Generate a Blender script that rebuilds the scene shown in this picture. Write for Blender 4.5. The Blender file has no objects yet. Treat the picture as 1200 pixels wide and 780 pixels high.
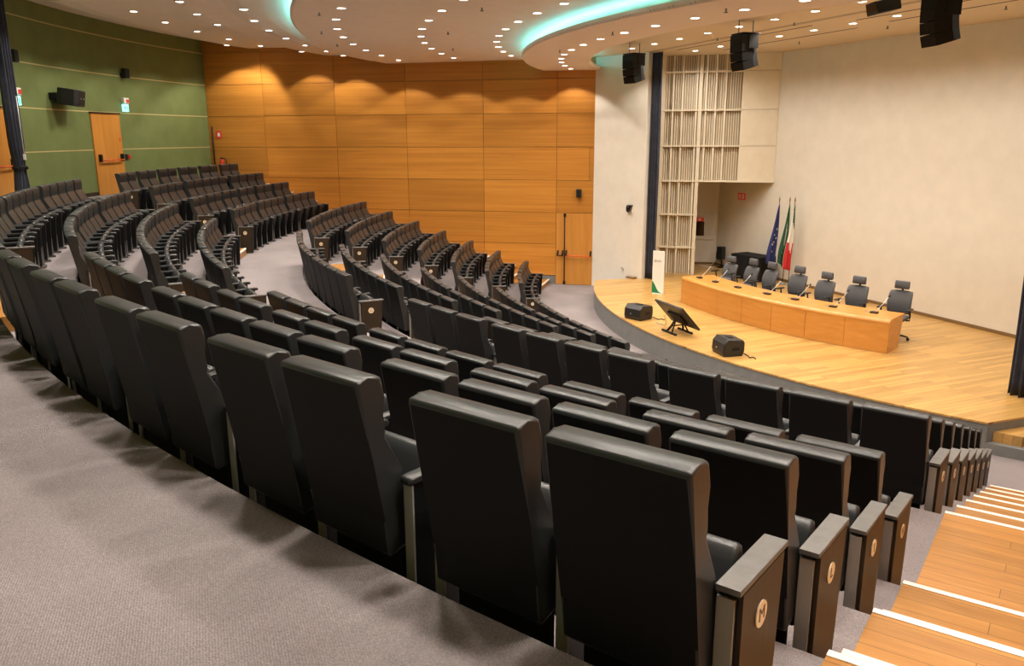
import bpy, bmesh, math, random
from mathutils import Vector, Matrix
random.seed(7)
sc = bpy.context.scene
COL = sc.collection
PI = math.pi
rad = math.radians

# ------------------------------------------------------------------ hall measures (metres)
# origin = common centre of all seat rows, +y = towards the stage back wall, z=0 = floor in front of the stage
ROWS = 'ABCDEFGHIJK'                       # A = rearmost row ... K = front row
S = .88
TOP = {k: S*(5.225-z) for k, z in zip(ROWS, [.92+.315*i for i in range(4)]+[2.19+.315*i for i in range(7)])}
RAD = {k: S*r for k, r in zip(ROWS, [27.8-.98*i for i in range(4)]+[22.9-.965*i for i in range(7)])}
FLO = {k: TOP[k]-1.008 for k in ROWS}
EDGE = {k: RAD[k]-.085 for k in ROWS}      # riser behind each row
LAND_Z = FLO['A']+.277
CEIL = 6.86
STAGE = .48
RWALL = 26.5
WP = Vector((-8.27, -10.40)); WD = Vector((-.5654, -.8248))   # left side wall: start at the stage, direction to the rear


def wall_ang(R):
    """angle (deg) at which the left side wall meets radius R"""
    b = WP.dot(WD); t = -b+math.sqrt(b*b-WP.length_squared+R*R)
    p = WP+WD*t
    return math.degrees(math.atan2(p.y, p.x))


def pol(R, a, z=0.0):
    return Vector((R*math.cos(rad(a)), R*math.sin(rad(a)), z))


# ------------------------------------------------------------------ materials
def mat(name, base, rough=.5, metal=0., spec=.5, emis=None, estr=0., build=None, coat=0.):
    m = bpy.data.materials.new(name); m.use_nodes = True
    nt = m.node_tree; b = nt.nodes['Principled BSDF']
    b.inputs['Base Color'].default_value = (*base, 1)
    b.inputs['Roughness'].default_value = rough
    b.inputs['Metallic'].default_value = metal
    b.inputs['Specular IOR Level'].default_value = spec
    b.inputs['Coat Weight'].default_value = coat
    if emis:
        b.inputs['Emission Color'].default_value = (*emis, 1)
        b.inputs['Emission Strength'].default_value = estr
    if build: build(nt, b)
    return m


def N(nt, t, **kw):
    n = nt.nodes.new(t)
    for k, v in kw.items():
        if hasattr(n, k): setattr(n, k, v)
        else: n.inputs[k].default_value = v
    return n


def mapping(nt, rot=0., scale=(1, 1, 1), rotx=0.):
    tc = N(nt, 'ShaderNodeTexCoord'); mr_ = N(nt, 'ShaderNodeMapping'); mp = N(nt, 'ShaderNodeMapping')
    mr_.inputs['Rotation'].default_value = (rotx, 0, rot); mp.inputs['Scale'].default_value = scale   # turn first, stretch afterwards
    nt.links.new(tc.outputs['Object'], mr_.inputs['Vector']); nt.links.new(mr_.outputs['Vector'], mp.inputs['Vector'])
    return mp


def ramp(nt, fac, stops):
    r = N(nt, 'ShaderNodeValToRGB')
    while len(r.color_ramp.elements) < len(stops): r.color_ramp.elements.new(.5)
    for e, (p, c) in zip(r.color_ramp.elements, stops): e.position = p; e.color = (*c, 1)
    nt.links.new(fac, r.inputs['Fac'])
    return r


def bump(nt, b, height, strength=.2, dist=.01):
    bp = N(nt, 'ShaderNodeBump', Strength=strength, Distance=dist)
    nt.links.new(height, bp.inputs['Height']); nt.links.new(bp.outputs['Normal'], b.inputs['Normal'])


def grain(c1, c2, rot, scale, islands=.25, planks=None):
    """wood grain stretched along the mapped x axis, tone varied per separate board"""
    def f(nt, b):
        mp = mapping(nt, rot, scale)
        n = N(nt, 'ShaderNodeTexNoise'); n.inputs['Scale'].default_value = 1.; n.inputs['Detail'].default_value = 6; n.inputs['Roughness'].default_value = .62
        nt.links.new(mp.outputs['Vector'], n.inputs['Vector'])
        r = ramp(nt, n.outputs['Fac'], [(.28, c1), (.72, c2)])
        col = r.outputs['Color']
        if islands:
            g = N(nt, 'ShaderNodeNewGeometry')
            mr = N(nt, 'ShaderNodeMapRange'); mr.inputs['To Min'].default_value = 1-islands; mr.inputs['To Max'].default_value = 1+islands*.4
            nt.links.new(g.outputs['Random Per Island'], mr.inputs['Value'])
            mx = N(nt, 'ShaderNodeMix', data_type='RGBA', blend_type='MULTIPLY'); mx.inputs['Factor'].default_value = 1
            nt.links.new(col, mx.inputs[6]); nt.links.new(mr.outputs['Result'], mx.inputs[7])
            col = mx.outputs[2]
        if planks:
            prot, bw, rh, lo = planks
            mp2 = mapping(nt, prot, (1, 1, 1))
            br = N(nt, 'ShaderNodeTexBrick'); br.offset = .37; br.offset_frequency = 3
            br.inputs['Color1'].default_value = (lo, lo, lo, 1); br.inputs['Color2'].default_value = (1.08, 1.08, 1.08, 1)
            br.inputs['Mortar'].default_value = (lo*.55, lo*.5, lo*.45, 1)
            br.inputs['Scale'].default_value = 1; br.inputs['Mortar Size'].default_value = .0025
            br.inputs['Brick Width'].default_value = bw; br.inputs['Row Height'].default_value = rh
            nt.links.new(mp2.outputs['Vector'], br.inputs['Vector'])
            mx = N(nt, 'ShaderNodeMix', data_type='RGBA', blend_type='MULTIPLY'); mx.inputs['Factor'].default_value = 1
            nt.links.new(col, mx.inputs[6]); nt.links.new(br.outputs['Color'], mx.inputs[7])
            col = mx.outputs[2]
        nt.links.new(col, b.inputs['Base Color'])
    return f


def noisy(c1, c2, scale, bstr=0., bscale=None, detail=4):
    def f(nt, b):
        mp = mapping(nt)
        n = N(nt, 'ShaderNodeTexNoise'); n.inputs['Scale'].default_value = scale; n.inputs['Detail'].default_value = detail
        nt.links.new(mp.outputs['Vector'], n.inputs['Vector'])
        r = ramp(nt, n.outputs['Fac'], [(.3, c1), (.7, c2)])
        nt.links.new(r.outputs['Color'], b.inputs['Base Color'])
        if bstr:
            n2 = N(nt, 'ShaderNodeTexNoise'); n2.inputs['Scale'].default_value = bscale or scale; n2.inputs['Detail'].default_value = 2
            nt.links.new(mp.outputs['Vector'], n2.inputs['Vector'])
            bump(nt, b, n2.outputs['Fac'], bstr)
    return f


def carpet_nodes(nt, b):
    mp = mapping(nt)
    w = N(nt, 'ShaderNodeTexVoronoi'); w.inputs['Scale'].default_value = 110; w.inputs['Randomness'].default_value = .35
    n = N(nt, 'ShaderNodeTexNoise'); n.inputs['Scale'].default_value = 1.1; n.inputs['Detail'].default_value = 5
    n3 = N(nt, 'ShaderNodeTexNoise'); n3.inputs['Scale'].default_value = 150; n3.inputs['Detail'].default_value = 3
    for x in (w, n, n3): nt.links.new(mp.outputs['Vector'], x.inputs['Vector'])
    r = ramp(nt, n.outputs['Fac'], [(.3, (.222, .194, .198)), (.7, (.275, .240, .243))])
    r2 = ramp(nt, n3.outputs['Fac'], [(.3, (.70, .70, .70)), (.7, (1.12, 1.12, 1.12))])
    mx = N(nt, 'ShaderNodeMix', data_type='RGBA', blend_type='MULTIPLY'); mx.inputs['Factor'].default_value = 1
    nt.links.new(r.outputs['Color'], mx.inputs[6]); nt.links.new(r2.outputs['Color'], mx.inputs[7])
    nt.links.new(mx.outputs[2], b.inputs['Base Color'])
    bump(nt, b, w.outputs['Distance'], .8, .006)


def leather_nodes(nt, b):
    mp = mapping(nt)
    v = N(nt, 'ShaderNodeTexVoronoi'); v.inputs['Scale'].default_value = 260
    nt.links.new(mp.outputs['Vector'], v.inputs['Vector'])
    bump(nt, b, v.outputs['Distance'], .12, .002)


def perforated(nt, b):
    mp = mapping(nt)
    v = N(nt, 'ShaderNodeTexVoronoi'); v.inputs['Scale'].default_value = 11; v.inputs['Randomness'].default_value = .15
    nt.links.new(mp.outputs['Vector'], v.inputs['Vector'])
    r = ramp(nt, v.outputs['Distance'], [(.12, (.62, .53, .46)), (.3, (.86, .76, .67))])
    nt.links.new(r.outputs['Color'], b.inputs['Base Color'])


M = {}
M['leather'] = mat('black_leather', (.021, .023, .0245), .35, spec=.46, build=leather_nodes)
M['backcloth'] = mat('black_back_panel', (.0045, .0045, .0045), .6, spec=.16, build=leather_nodes)
M['strip'] = mat('light_grey_strip', (.30, .285, .265), .5, metal=.1)
M['plastic'] = mat('black_plastic', (.012, .012, .012), .42)
M['shell'] = mat('black_seat_shell', (.006, .006, .006), .4, spec=.35)
M['black'] = mat('matt_black', (.008, .008, .008), .7, spec=.3)
M['gmetal'] = mat('grey_painted_metal', (.12, .115, .11), .45, metal=.2, build=noisy((.105, .10, .095), (.135, .13, .124), 30))
M['steel'] = mat('steel', (.55, .54, .52), .3, metal=.9)
M['pwood'] = mat('dark_panel_wood', (.1, .06, .03), .5, spec=.3, build=grain((.021, .0135, .008), (.038, .024, .0135), 0, (3, 40, 3), 0))
M['brass'] = mat('brass_badge', (.80, .69, .50), .35, metal=.15)
M['ink'] = mat('badge_ink', (.10, .055, .03), .5)
M['carpet'] = mat('mottled_grey_carpet', (.36, .31, .3), .95, spec=.1, build=carpet_nodes)
M['nosing'] = mat('white_nosing', (.78, .74, .66), .45)
M['wall_wood'] = mat('orange_wood_veneer', (.5, .22, .05), .42, spec=.4, build=grain((.44, .172, .025), (.60, .262, .044), math.atan2(WD.y, WD.x)*-1, (.35, 8, 16), .16))
M['wall_wood_r'] = mat('orange_wood_veneer', (.5, .22, .05), .42, spec=.4, build=grain((.44, .172, .025), (.60, .262, .044), math.atan2(WD.y, WD.x), (.35, 8, 16), .16))
M['door_wood'] = mat('orange_door_veneer', (.5, .22, .05), .42, spec=.4, build=grain((.46, .19, .032), (.60, .27, .055), 0, (7, 7, .5), .08))
for _k, _a in (('R', -34.4), ('L', 34.4), ('M1', -12.65), ('M2', 12.65)):
    M['step_'+_k] = mat('oak_step_boards', (.5, .26, .08), .38, spec=.4, build=grain((.30, .126, .023), (.43, .205, .045), rad(_a), (2.2, 26, 26), 0, planks=(rad(_a), 1.1, .118, .80)))
M['stage_wood'] = mat('stage_floor_boards', (.6, .38, .15), .33, spec=.45, build=grain((.42, .225, .058), (.56, .34, .112), PI/2-.05, (1.2, 18, 18), 0, planks=(PI/2-.05, 1.5, .11, .74)))
M['desk_wood'] = mat('desk_veneer', (.6, .3, .08), .32, spec=.45, build=grain((.50, .215, .044), (.60, .285, .068), 0, (1.5, 5, 14), .06))
M['white'] = mat('cream_white_wall', (.76, .72, .64), .7, spec=.2, build=noisy((.74, .70, .615), (.79, .745, .66), 3))
M['cream'] = mat('cream_panel', (.74, .67, .53), .55, build=noisy((.72, .65, .51), (.77, .70, .56), 4))
M['slat_back'] = mat('beige_slat_backing', (.42, .35, .25), .6)
M['green'] = mat('olive_green_wall', (.15, .17, .035), .6, spec=.25, build=noisy((.130, .170, .060), (.155, .200, .072), 2.2))
M['line'] = mat('pale_joint_strip', (.48, .40, .19), .5)
M['ceil'] = mat('warm_ceiling', (.86, .76, .67), .75, spec=.15, build=noisy((.84, .74, .65), (.88, .78, .69), 4))
M['ceil_perf'] = mat('perforated_ceiling', (.56, .48, .41), .75, spec=.15, build=perforated)
M['stage_ceil'] = mat('stage_ceiling', (.70, .60, .45), .7, spec=.2)
M['slot'] = mat('dark_slot', (.10, .08, .06), .8)
M['grey'] = mat('grey_stage_front', (.26, .26, .25), .6, build=noisy((.15, .15, .145), (.18, .18, .172), 6))
M['navy'] = mat('dark_blue_curtain', (.04, .044, .06), .8, spec=.2, build=noisy((.036, .040, .056), (.052, .057, .078), 5))
M['chair_mesh'] = mat('grey_chair_fabric', (.085, .088, .095), .7, build=noisy((.075, .078, .085), (.098, .10, .108), 60))
M['cloth'] = mat('black_table_cloth', (.008, .008, .009), .8, spec=.2)
M['paper'] = mat('white_board', (.86, .85, .82), .4)
M['gwave'] = mat('green_print', (.004, .20, .085), .4)
M['gtxt'] = mat('grey_print', (.22, .25, .25), .5)
M['eu'] = mat('blue_flag', (.012, .022, .13), .6)
M['star'] = mat('flag_star', (.72, .68, .48), .6)
M['fgreen'] = mat('green_flag', (.005, .12, .04), .6)
M['fdark'] = mat('dark_green_flag', (.008, .065, .03), .6)
M['fwhite'] = mat('white_flag', (.78, .76, .70), .6)
M['fred'] = mat('red_flag', (.55, .02, .03), .6)
M['red'] = mat('red_plastic', (.50, .03, .015), .4)
M['redbar'] = mat('red_push_bar', (.70, .10, .02), .35)
M['sign_red'] = mat('red_sign_print', (.55, .04, .03), .4, emis=(.8, .05, .03), estr=.15)
M['sign_green'] = mat('lit_exit_panel', (.3, .8, .75), .4, emis=(.30, .95, .95), estr=2.2)
M['sign_white'] = mat('white_sign_print', (.85, .85, .82), .4)
M['lens'] = mat('lamp_lens', (1, 1, 1), .4, emis=(1, .93, .82), estr=14)
M['ring'] = mat('lamp_ring', (.78, .74, .68), .35)
M['led'] = mat('cyan_led', (.1, .8, .7), .4, emis=(.24, .90, 1.0), estr=20)
M['wire'] = mat('white_stem', (.85, .84, .80), .35)
M['screen'] = mat('dark_glass_screen', (.008, .009, .012), .12)
M['socket'] = mat('wall_plate', (.70, .68, .62), .4)
M['brown'] = mat('brown_baseboard', (.20, .12, .05), .5)


# ------------------------------------------------------------------ mesh helpers
class MB:
    def __init__(s): s.bm = bmesh.new(); s.mats = []

    def mi(s, m):
        if m not in s.mats: s.mats.append(m)
        return s.mats.index(m)

    def faces(s, verts, faces, m, smooth=False):
        vs = [s.bm.verts.new(v) for v in verts]; i = s.mi(m); out = []
        for f in faces:
            try: fc = s.bm.faces.new([vs[k] for k in f])
            except ValueError: continue
            fc.material_index = i; fc.smooth = smooth; out.append(fc)
        return vs, out

    def box(s, c, d, m, rz=0., bev=0., mtx=None, seg=2):
        x, y, z = (q/2 for q in d)
        R = mtx if mtx is not None else Matrix.Rotation(rz, 4, 'Z')
        vs, fs = s.faces([Vector(c)+(R @ Vector(p)) for p in ((-x, -y, -z), (x, -y, -z), (x, y, -z), (-x, y, -z), (-x, -y, z), (x, -y, z), (x, y, z), (-x, y, z))],
                         [(3, 2, 1, 0), (4, 5, 6, 7), (0, 1, 5, 4), (1, 2, 6, 5), (2, 3, 7, 6), (3, 0, 4, 7)], m)
        if bev: s.bevel(fs, bev, seg)
        return vs, fs

    def bevel(s, fs, bev, seg=2):
        es = list({e for f in fs for e in f.edges})
        r = bmesh.ops.bevel(s.bm, geom=es, offset=bev, segments=seg, profile=.5, affect='EDGES', clamp_overlap=True)
        for f in r['faces']: f.smooth = True

    def prism(s, poly, axis, a, b, m, bev=0., smooth=False, seg=2):
        """poly = 2-D points; axis 'x': (y,z) profile swept from x=a to x=b, axis 'z': (x,y) outline from z=a to z=b"""
        P = (lambda p, t: (t, p[0], p[1])) if axis == 'x' else (lambda p, t: (p[0], t, p[1])) if axis == 'y' else (lambda p, t: (p[0], p[1], t))
        n = len(poly)
        vs, fs = s.faces([P(p, a) for p in poly]+[P(p, b) for p in poly],
                         [tuple(range(n))[::-1], tuple(range(n, 2*n))]+[(i, (i+1) % n, n+(i+1) % n, n+i) for i in range(n)], m)
        for f in fs[2:]: f.smooth = smooth
        if bev:
            es = list({e for f in fs[:2] for e in f.edges})
            r = bmesh.ops.bevel(s.bm, geom=es, offset=bev, segments=seg, profile=.5, affect='EDGES', clamp_overlap=True)
            for f in r['faces']: f.smooth = True
        return vs, fs

    def tube(s, pts, r, m, n=8, caps=True):
        pts = [Vector(p) for p in pts]; rings = []
        rr = r if isinstance(r, (list, tuple)) else [r]*len(pts)
        for i, p in enumerate(pts):
            t = (pts[min(i+1, len(pts)-1)]-pts[max(i-1, 0)]).normalized()
            a = t.orthogonal().normalized() if abs(t.z) > .9 else t.cross(Vector((0, 0, 1))).normalized()
            b = t.cross(a)
            rings.append([s.bm.verts.new(p+(a*math.cos(2*PI*k/n)+b*math.sin(2*PI*k/n))*rr[i]) for k in range(n)])
        i = s.mi(m)
        for q in range(len(rings)-1):
            for k in range(n):
                f = s.bm.faces.new((rings[q][k], rings[q][(k+1) % n], rings[q+1][(k+1) % n], rings[q+1][k])); f.smooth = True; f.material_index = i
        if caps:
            for rg in (rings[0][::-1], rings[-1]):
                f = s.bm.faces.new(rg); f.material_index = i

    def disc(s, c, r, h, m, n=20, axis=(0, 0, 1)):
        c = Vector(c); a = Vector(axis).normalized()
        s.tube([c, c+a*h], r, m, n)

    def sector(s, r0, r1, z0, z1, a0, a1, m, n=40, zt=None):
        """solid ring piece; a0/a1 = angle in degrees or function of the radius"""
        f0 = a0 if callable(a0) else (lambda R: a0); f1 = a1 if callable(a1) else (lambda R: a1)
        V = []
        for i in range(n+1):
            t = i/n
            for R, z in ((r0, z0), (r1, z0), (r1, z1), (r0, z1)):
                V.append(pol(R, f0(R)+(f1(R)-f0(R))*t, z))
        F = [(0, 3, 2, 1), tuple(4*n+k for k in (0, 1, 2, 3))]
        for i in range(n):
            for k in range(4): F.append((4*i+k, 4*i+(k+1) % 4, 4*(i+1)+(k+1) % 4, 4*(i+1)+k))
        return s.faces(V, F, m)

    def build(s, name, parent=None, loc=None, kind=None, smooth=None):
        bmesh.ops.recalc_face_normals(s.bm, faces=s.bm.faces[:])
        me = bpy.data.meshes.new(name); s.bm.to_mesh(me); s.bm.free()
        for m in s.mats: me.materials.append(m)
        o = bpy.data.objects.new(name, me); COL.objects.link(o)
        if parent: o.parent = parent
        if loc is not None: o.location = loc
        if kind: o['kind'] = kind
        return o


def tag(o, label, cat, group=None, kind=None):
    o['label'] = label; o['category'] = cat
    if group: o['group'] = group
    if kind: o['kind'] = kind
    return o


def empty(name, loc, rz, label, cat, group=None):
    o = bpy.data.objects.new(name, None); COL.objects.link(o)
    o.empty_display_size = .2
    o.location = loc; o.rotation_euler = (0, 0, rz)
    return tag(o, label, cat, group)


def link_copy(o, parent):
    c = o.copy(); COL.objects.link(c); c.parent = parent
    return c


def text_bm(mb, txt, size, m, mtx, ext=.0008):
    cu = bpy.data.curves.new('glyph', 'FONT'); cu.body = txt; cu.size = size; cu.extrude = ext
    cu.align_x = 'CENTER'; cu.align_y = 'CENTER'
    ob = bpy.data.objects.new('glyph', cu); COL.objects.link(ob)
    dg = bpy.context.evaluated_depsgraph_get()
    me = bpy.data.meshes.new_from_object(ob.evaluated_get(dg))
    V = [mtx @ v.co for v in me.vertices]; F = [tuple(p.vertices) for p in me.polygons]
    mb.faces(V, F, m)
    bpy.data.objects.remove(ob); bpy.data.curves.remove(cu); bpy.data.meshes.remove(me)


ORD = ['', 'first', 'second', 'third', 'fourth', 'fifth', 'sixth', 'seventh', 'eighth', 'ninth', 'tenth', 'eleventh', 'twelfth', 'thirteenth', 'fourteenth', 'fifteenth', 'sixteenth']

# ------------------------------------------------------------------ camera
cam_d = bpy.data.cameras.new('camera'); cam = bpy.data.objects.new('camera', cam_d); COL.objects.link(cam)
cr = Vector((.352076, .935966, -.003224)); cu_ = Vector((-.217872, .085304, .972242)); cf = Vector((-.910261, .341601, -.233954))
cam.matrix_world = Matrix(((cr.x, cu_.x, -cf.x, 14.696), (cr.y, cu_.y, -cf.y, -21.745), (cr.z, cu_.z, -cf.z, 4.598), (0, 0, 0, 1)))
cam_d.sensor_width = 36; cam_d.lens = 958/1200*36; cam_d.clip_start = .05; cam_d.clip_end = 100
sc.camera = cam

# ------------------------------------------------------------------ floor: tiers of carpet
b = MB(); b.prism([(-17.5, -27.5), (17.5, -27.5), (17.5, -5), (-17.5, -5)], 'z', -.15, 0, M['carpet']); b.build('floor', kind='structure')
order = list('KJIHGFEDCBA')
LW = lambda R: wall_ang(R)-.0
RW = lambda R: -180-wall_ang(R)
for i, k in enumerate(order[1:]):
    r0 = EDGE[order[i]]; r1 = EDGE[k]
    b = MB(); b.sector(r0, r1, -.05, FLO[k], LW, RW, M['carpet'], 90)
    b.build('floor', kind='structure')
b = MB(); b.sector(EDGE['A'], RWALL+.05, -.05, LAND_Z, LW, RW, M['carpet'], 90)
b.build('floor', kind='structure')

# ------------------------------------------------------------------ stage
arcR = 12.94
a_left = math.degrees(math.atan2(-11.05, -6.63)); a_cut = -59.85
pts = [tuple(pol(arcR, a_left+(a_cut-a_left)*i/60)[:2]) for i in range(61)]
outline = pts+[(6.5, -9.2), (8.3, -9.2), (8.3, -5.9), (-9.2, -5.9), (-9.2, -8.2), (-7.6, -9.6), (-6.45, -9.78)]
b = MB(); b.prism(outline, 'z', -.05, STAGE-.03, M['grey'])
st = b.build('stage_platform'); tag(st, 'curved grey fronted stage platform with pale wooden floor before the white wall', 'stage', kind='structure')
b = MB()
ins = [tuple(pol(arcR+.012, a_left+(a_cut-a_left)*i/60)[:2]) for i in range(61)]
b.prism(ins+outline[61:], 'z', STAGE-.03, STAGE, M['stage_wood']); b.build('stage_floor', st)
# side steps cut into the right end of the stage, behind a low grey kerb
for k, (x0, x1, z) in enumerate(((6.5, 6.82, .32), (6.82, 7.14, .16))):
    b = MB(); o = []
    for i in range(9):
        x = x0+(x1-x0)*i/8; o.append((x, -math.sqrt(12.82**2-x*x)))
    b.prism(o+[(x1, -9.3), (x0, -9.3)], 'z', -.05, z, M['stage_wood'])
    s_ = b.build('stage_step')
    tag(s_, ['upper wooden step beside the curtain at the right end of the stage', 'lower wooden step at the right end of the stage'][k], 'step', 'wooden steps at the end of the stage')
b = MB(); o1 = [tuple(pol(arcR, a_cut+(-54.5-a_cut)*i/12)[:2]) for i in range(13)]; o2 = [tuple(pol(arcR-.12, a_cut+(-54.5-a_cut)*i/12)[:2]) for i in range(13)][::-1]
b.prism(o1+o2, 'z', -.05, .165, M['grey']); b.build('trim_kerb', kind='structure')

# ------------------------------------------------------------------ side walls
SEAM_T = [1.19, 3.53, 6.08, 8.52, 11.1, 13.2, 14.4]
SEAM_Z = [-.1, 2.27, 3.265, 4.27, 5.275, 6.29, 7.3, 8.0]
SEAM_Z_LOW = [-.1, .28, 1.275, 2.27, 3.265, 4.27, 5.275, 6.29, 7.3, 8.0]


def side_wall(mirror):
    sx = -1 if mirror else 1
    def P(t, d, z): # t along wall, d into room
        nx, ny = (-WD.y, WD.x)           # normal candidates
        n = Vector((.8248, -.5654))      # pointing into the hall for the left wall
        q = WP+WD*t+n*d
        return Vector((sx*q.x, q.y, z))
    b = MB()
    V = [P(t, d, z) for t in (-.3, 14.6) for d in (-.45, -.03) for z in (-.15, 8.2)]
    b.faces(V, [(0, 1, 3, 2), (4, 6, 7, 5), (0, 4, 5, 1), (2, 3, 7, 6), (0, 2, 6, 4), (1, 5, 7, 3)], M['slot'])
    def panel(t0, t1, z0, z1):
        g = .006
        t0 += g; t1 -= g; z0 += g; z1 -= g
        V = [P(t, d, z) for t in (t0, t1) for d in (-.035, 0) for z in (z0, z1)]
        vs, fs = b.faces(V, [(0, 1, 3, 2), (4, 6, 7, 5), (0, 4, 5, 1), (2, 3, 7, 6), (0, 2, 6, 4), (1, 5, 7, 3)], M['wall_wood_r' if mirror else 'wall_wood'])
    ts = SEAM_T
    for i in range(len(ts)-1):
        for j in range(len(SEAM_Z_LOW)-1):
            if i == 0 and j == 0: continue
            panel(ts[i], ts[i+1], SEAM_Z_LOW[j], SEAM_Z_LOW[j+1])
    for j in range(1, len(SEAM_Z)-1):     # column above the door
        panel(0.0, .17, SEAM_Z[j], SEAM_Z[j+1]) if j == 2 else None
        panel(.17 if j == 2 else 0.0, 1.19, SEAM_Z[j], SEAM_Z[j+1])
    w = b.build('wall_right' if mirror else 'wall_left', kind='structure')
    # dark plinth at the low end by the door
    b = MB(); V = [P(t, d, z) for t in (1.2, 3.5) for d in (-.03, -.012) for z in (0, .27)]
    b.faces(V, [(0, 1, 3, 2), (4, 6, 7, 5), (0, 4, 5, 1), (2, 3, 7, 6), (0, 2, 6, 4), (1, 5, 7, 3)], M['grey'])
    b.build('plinth', w)
    if mirror: return
    # ---- exit door beside the stage
    dr = empty('door_1', P(.6, 0, 0), 0, 'orange wooden double exit door with red push bar beside the white stage wall', 'door')
    dr['kind'] = 'structure'
    inv = Matrix.Translation(-P(.6, 0, 0))
    def slab(name, t0, t1, z0, z1, d0, d1, m, par):
        b = MB(); V = [inv @ P(t, d, z) for t in (t0, t1) for d in (d0, d1) for z in (z0, z1)]
        b.faces(V, [(0, 1, 3, 2), (4, 6, 7, 5), (0, 4, 5, 1), (2, 3, 7, 6), (0, 2, 6, 4), (1, 5, 7, 3)], m)
        return b.build(name, par)
    slab('leaf', .03, .905, .01, 2.26, -.03, .0, M['door_wood'], dr)
    slab('leaf', .915, 1.185, .01, 2.26, -.03, .0, M['door_wood'], dr)
    b = MB(); b.tube([inv @ P(.91, .035, .04), inv @ P(.91, .035, 2.2)], .018, M['black'], 8)
    b.box(inv @ P(.91, .03, 2.2), (.06, .06, .10), M['black']); b.box(inv @ P(.91, .03, .06), (.06, .06, .10), M['black'])
    b.build('bolt_rod', dr)
    for t0, t1, mm in ((.08, .85, 'redbar'), (.97, 1.12, 'black')):
        b = MB(); b.tube([inv @ P(t0, .10, .93), inv @ P(t1, .10, .93)], .018, M[mm], 8)
        br = b.build('push_bar', dr)
        b = MB()
        for t in (t0, t1):
            b.tube([inv @ P(t, .0, 1.08), inv @ P(t, .05, 1.02), inv @ P(t, .10, .93)], .026, M['black'], 8)
        b.build('bracket', br)
    # ---- small black speaker above the door
    o = empty('wall_speaker', P(.47, .005, 2.88), math.atan2(WD.y, WD.x), 'small black box speaker on the orange wall above the stage side exit door', 'speaker')
    b = MB(); b.box((0, .075, 0), (.15, .13, .25), M['plastic'], bev=.01); b.build('cabinet', o)
    b = MB(); b.box((0, .143, .0), (.12, .006, .21), M['black']); b.build('grille', o)
    # ---- extinguisher, its sign and the black conduit in the rear corner
    c0 = P(13.08, .03, 0)
    b = MB(); b.tube([c0+Vector((0, 0, 3.1)), c0+Vector((0, 0, 4.95))], .022, M['black'], 6)
    tag(b.build('conduit'), 'thin black vertical conduit in the corner of green and orange walls', 'pipe')
    e = empty('fire_extinguisher', P(12.75, .12, 3.42), 0, 'red fire extinguisher with black hose hung low in the rear wall corner', 'fire extinguisher')
    b = MB(); b.tube([(0, 0, 0), (0, 0, .02), (0, 0, .36), (0, 0, .42), (0, 0, .45)], [.05, .075, .075, .045, .03], M['red'], 14); b.build('cylinder', e)
    b = MB(); b.box((0, 0, .48), (.04, .10, .05), M['black'], bev=.006); b.tube([(0, .03, .48), (.02, .13, .46), (.02, .15, .36), (0, .11, .22)], .014, M['black'], 8); b.build('valve', e)
    b = MB(); b.box(P(12.85, .012, 4.68), (.012, .22, .24), M['sign_red'], rz=math.atan2(WD.y, WD.x)-PI/2, bev=.002)
    b.box(P(12.85, .02, 4.68), (.006, .09, .12), M['sign_white'], rz=math.atan2(WD.y, WD.x)-PI/2)
    tag(b.build('extinguisher_sign'), 'small red and white fire extinguisher sign high in the rear corner', 'sign')


side_wall(False); side_wall(True)

# ------------------------------------------------------------------ green rear wall with pale joint strips
aL = wall_ang(RWALL); aR = -180-aL
b = MB(); b.sector(RWALL, RWALL+.25, 2.9, 8.2, aL-.6, aR+.6, M['green'], 120); gw = b.build('wall_rear', kind='structure')
for i, z in enumerate((4.27, 5.275, 6.29, 7.3)):
    b = MB(); b.sector(RWALL-.006, RWALL+.02, z-.014, z+.014, aL+.02, aR-.02, M['line'], 120); b.build('trim_%d' % (i+1), kind='structure')
b = MB(); b.sector(RWALL-.012, RWALL+.02, LAND_Z, LAND_Z+.10, aL+.02, aR-.02, M['pwood'], 120); b.build('baseboard_rear', kind='structure')


def on_rear(a, z, d=0.):
    """frame on the rear wall: local +x along the wall, +y into the hall"""
    p = pol(RWALL-d, a, z)
    return p, rad(a)+PI/2


def rear_door(a0, a1, name, label):
    am = (a0+a1)/2; p, rz = on_rear(am, LAND_Z, .0)
    w = rad(abs(a1-a0))*RWALL
    d = empty(name, p, rz, label, 'door'); d['kind'] = 'structure'
    b = MB(); b.box((0, -.0, 1.09), (w, .10, 2.18), M['door_wood'], bev=.004); b.build('leaf', d)
    b = MB()
    b.box((0, .035, 2.195), (w+.06, .09, .035), M['pwood']); b.build('frame', d)
    b = MB(); b.tube([(-w*.40, .13, .93), (w*.38, .13, .93)], .02, M['redbar'], 8); pb = b.build('push_bar', d)
    b = MB()
    for x in (-w*.40, w*.38):
        b.box((x, .09, .99), (.07, .10, .20), M['black'], bev=.015)
    b.build('bracket', pb)
    return d


d = rear_door(-116.25, -113.2, 'door_2', 'orange wooden exit door with red push bar in the green rear wall')
b = MB(); b.box((-.60, .055, 1.48), (.05, .012, .09), M['sign_red']); b.build('door_sign', d)
rear_door(-104.7, -101.6, 'door_3', 'orange exit door at the left edge, partly behind the dark curtain')


def rear_thing(name, a, z, label, cat, group=None):
    p, rz = on_rear(a, z, .0)
    return empty(name, p, rz, label, cat, group)


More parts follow.
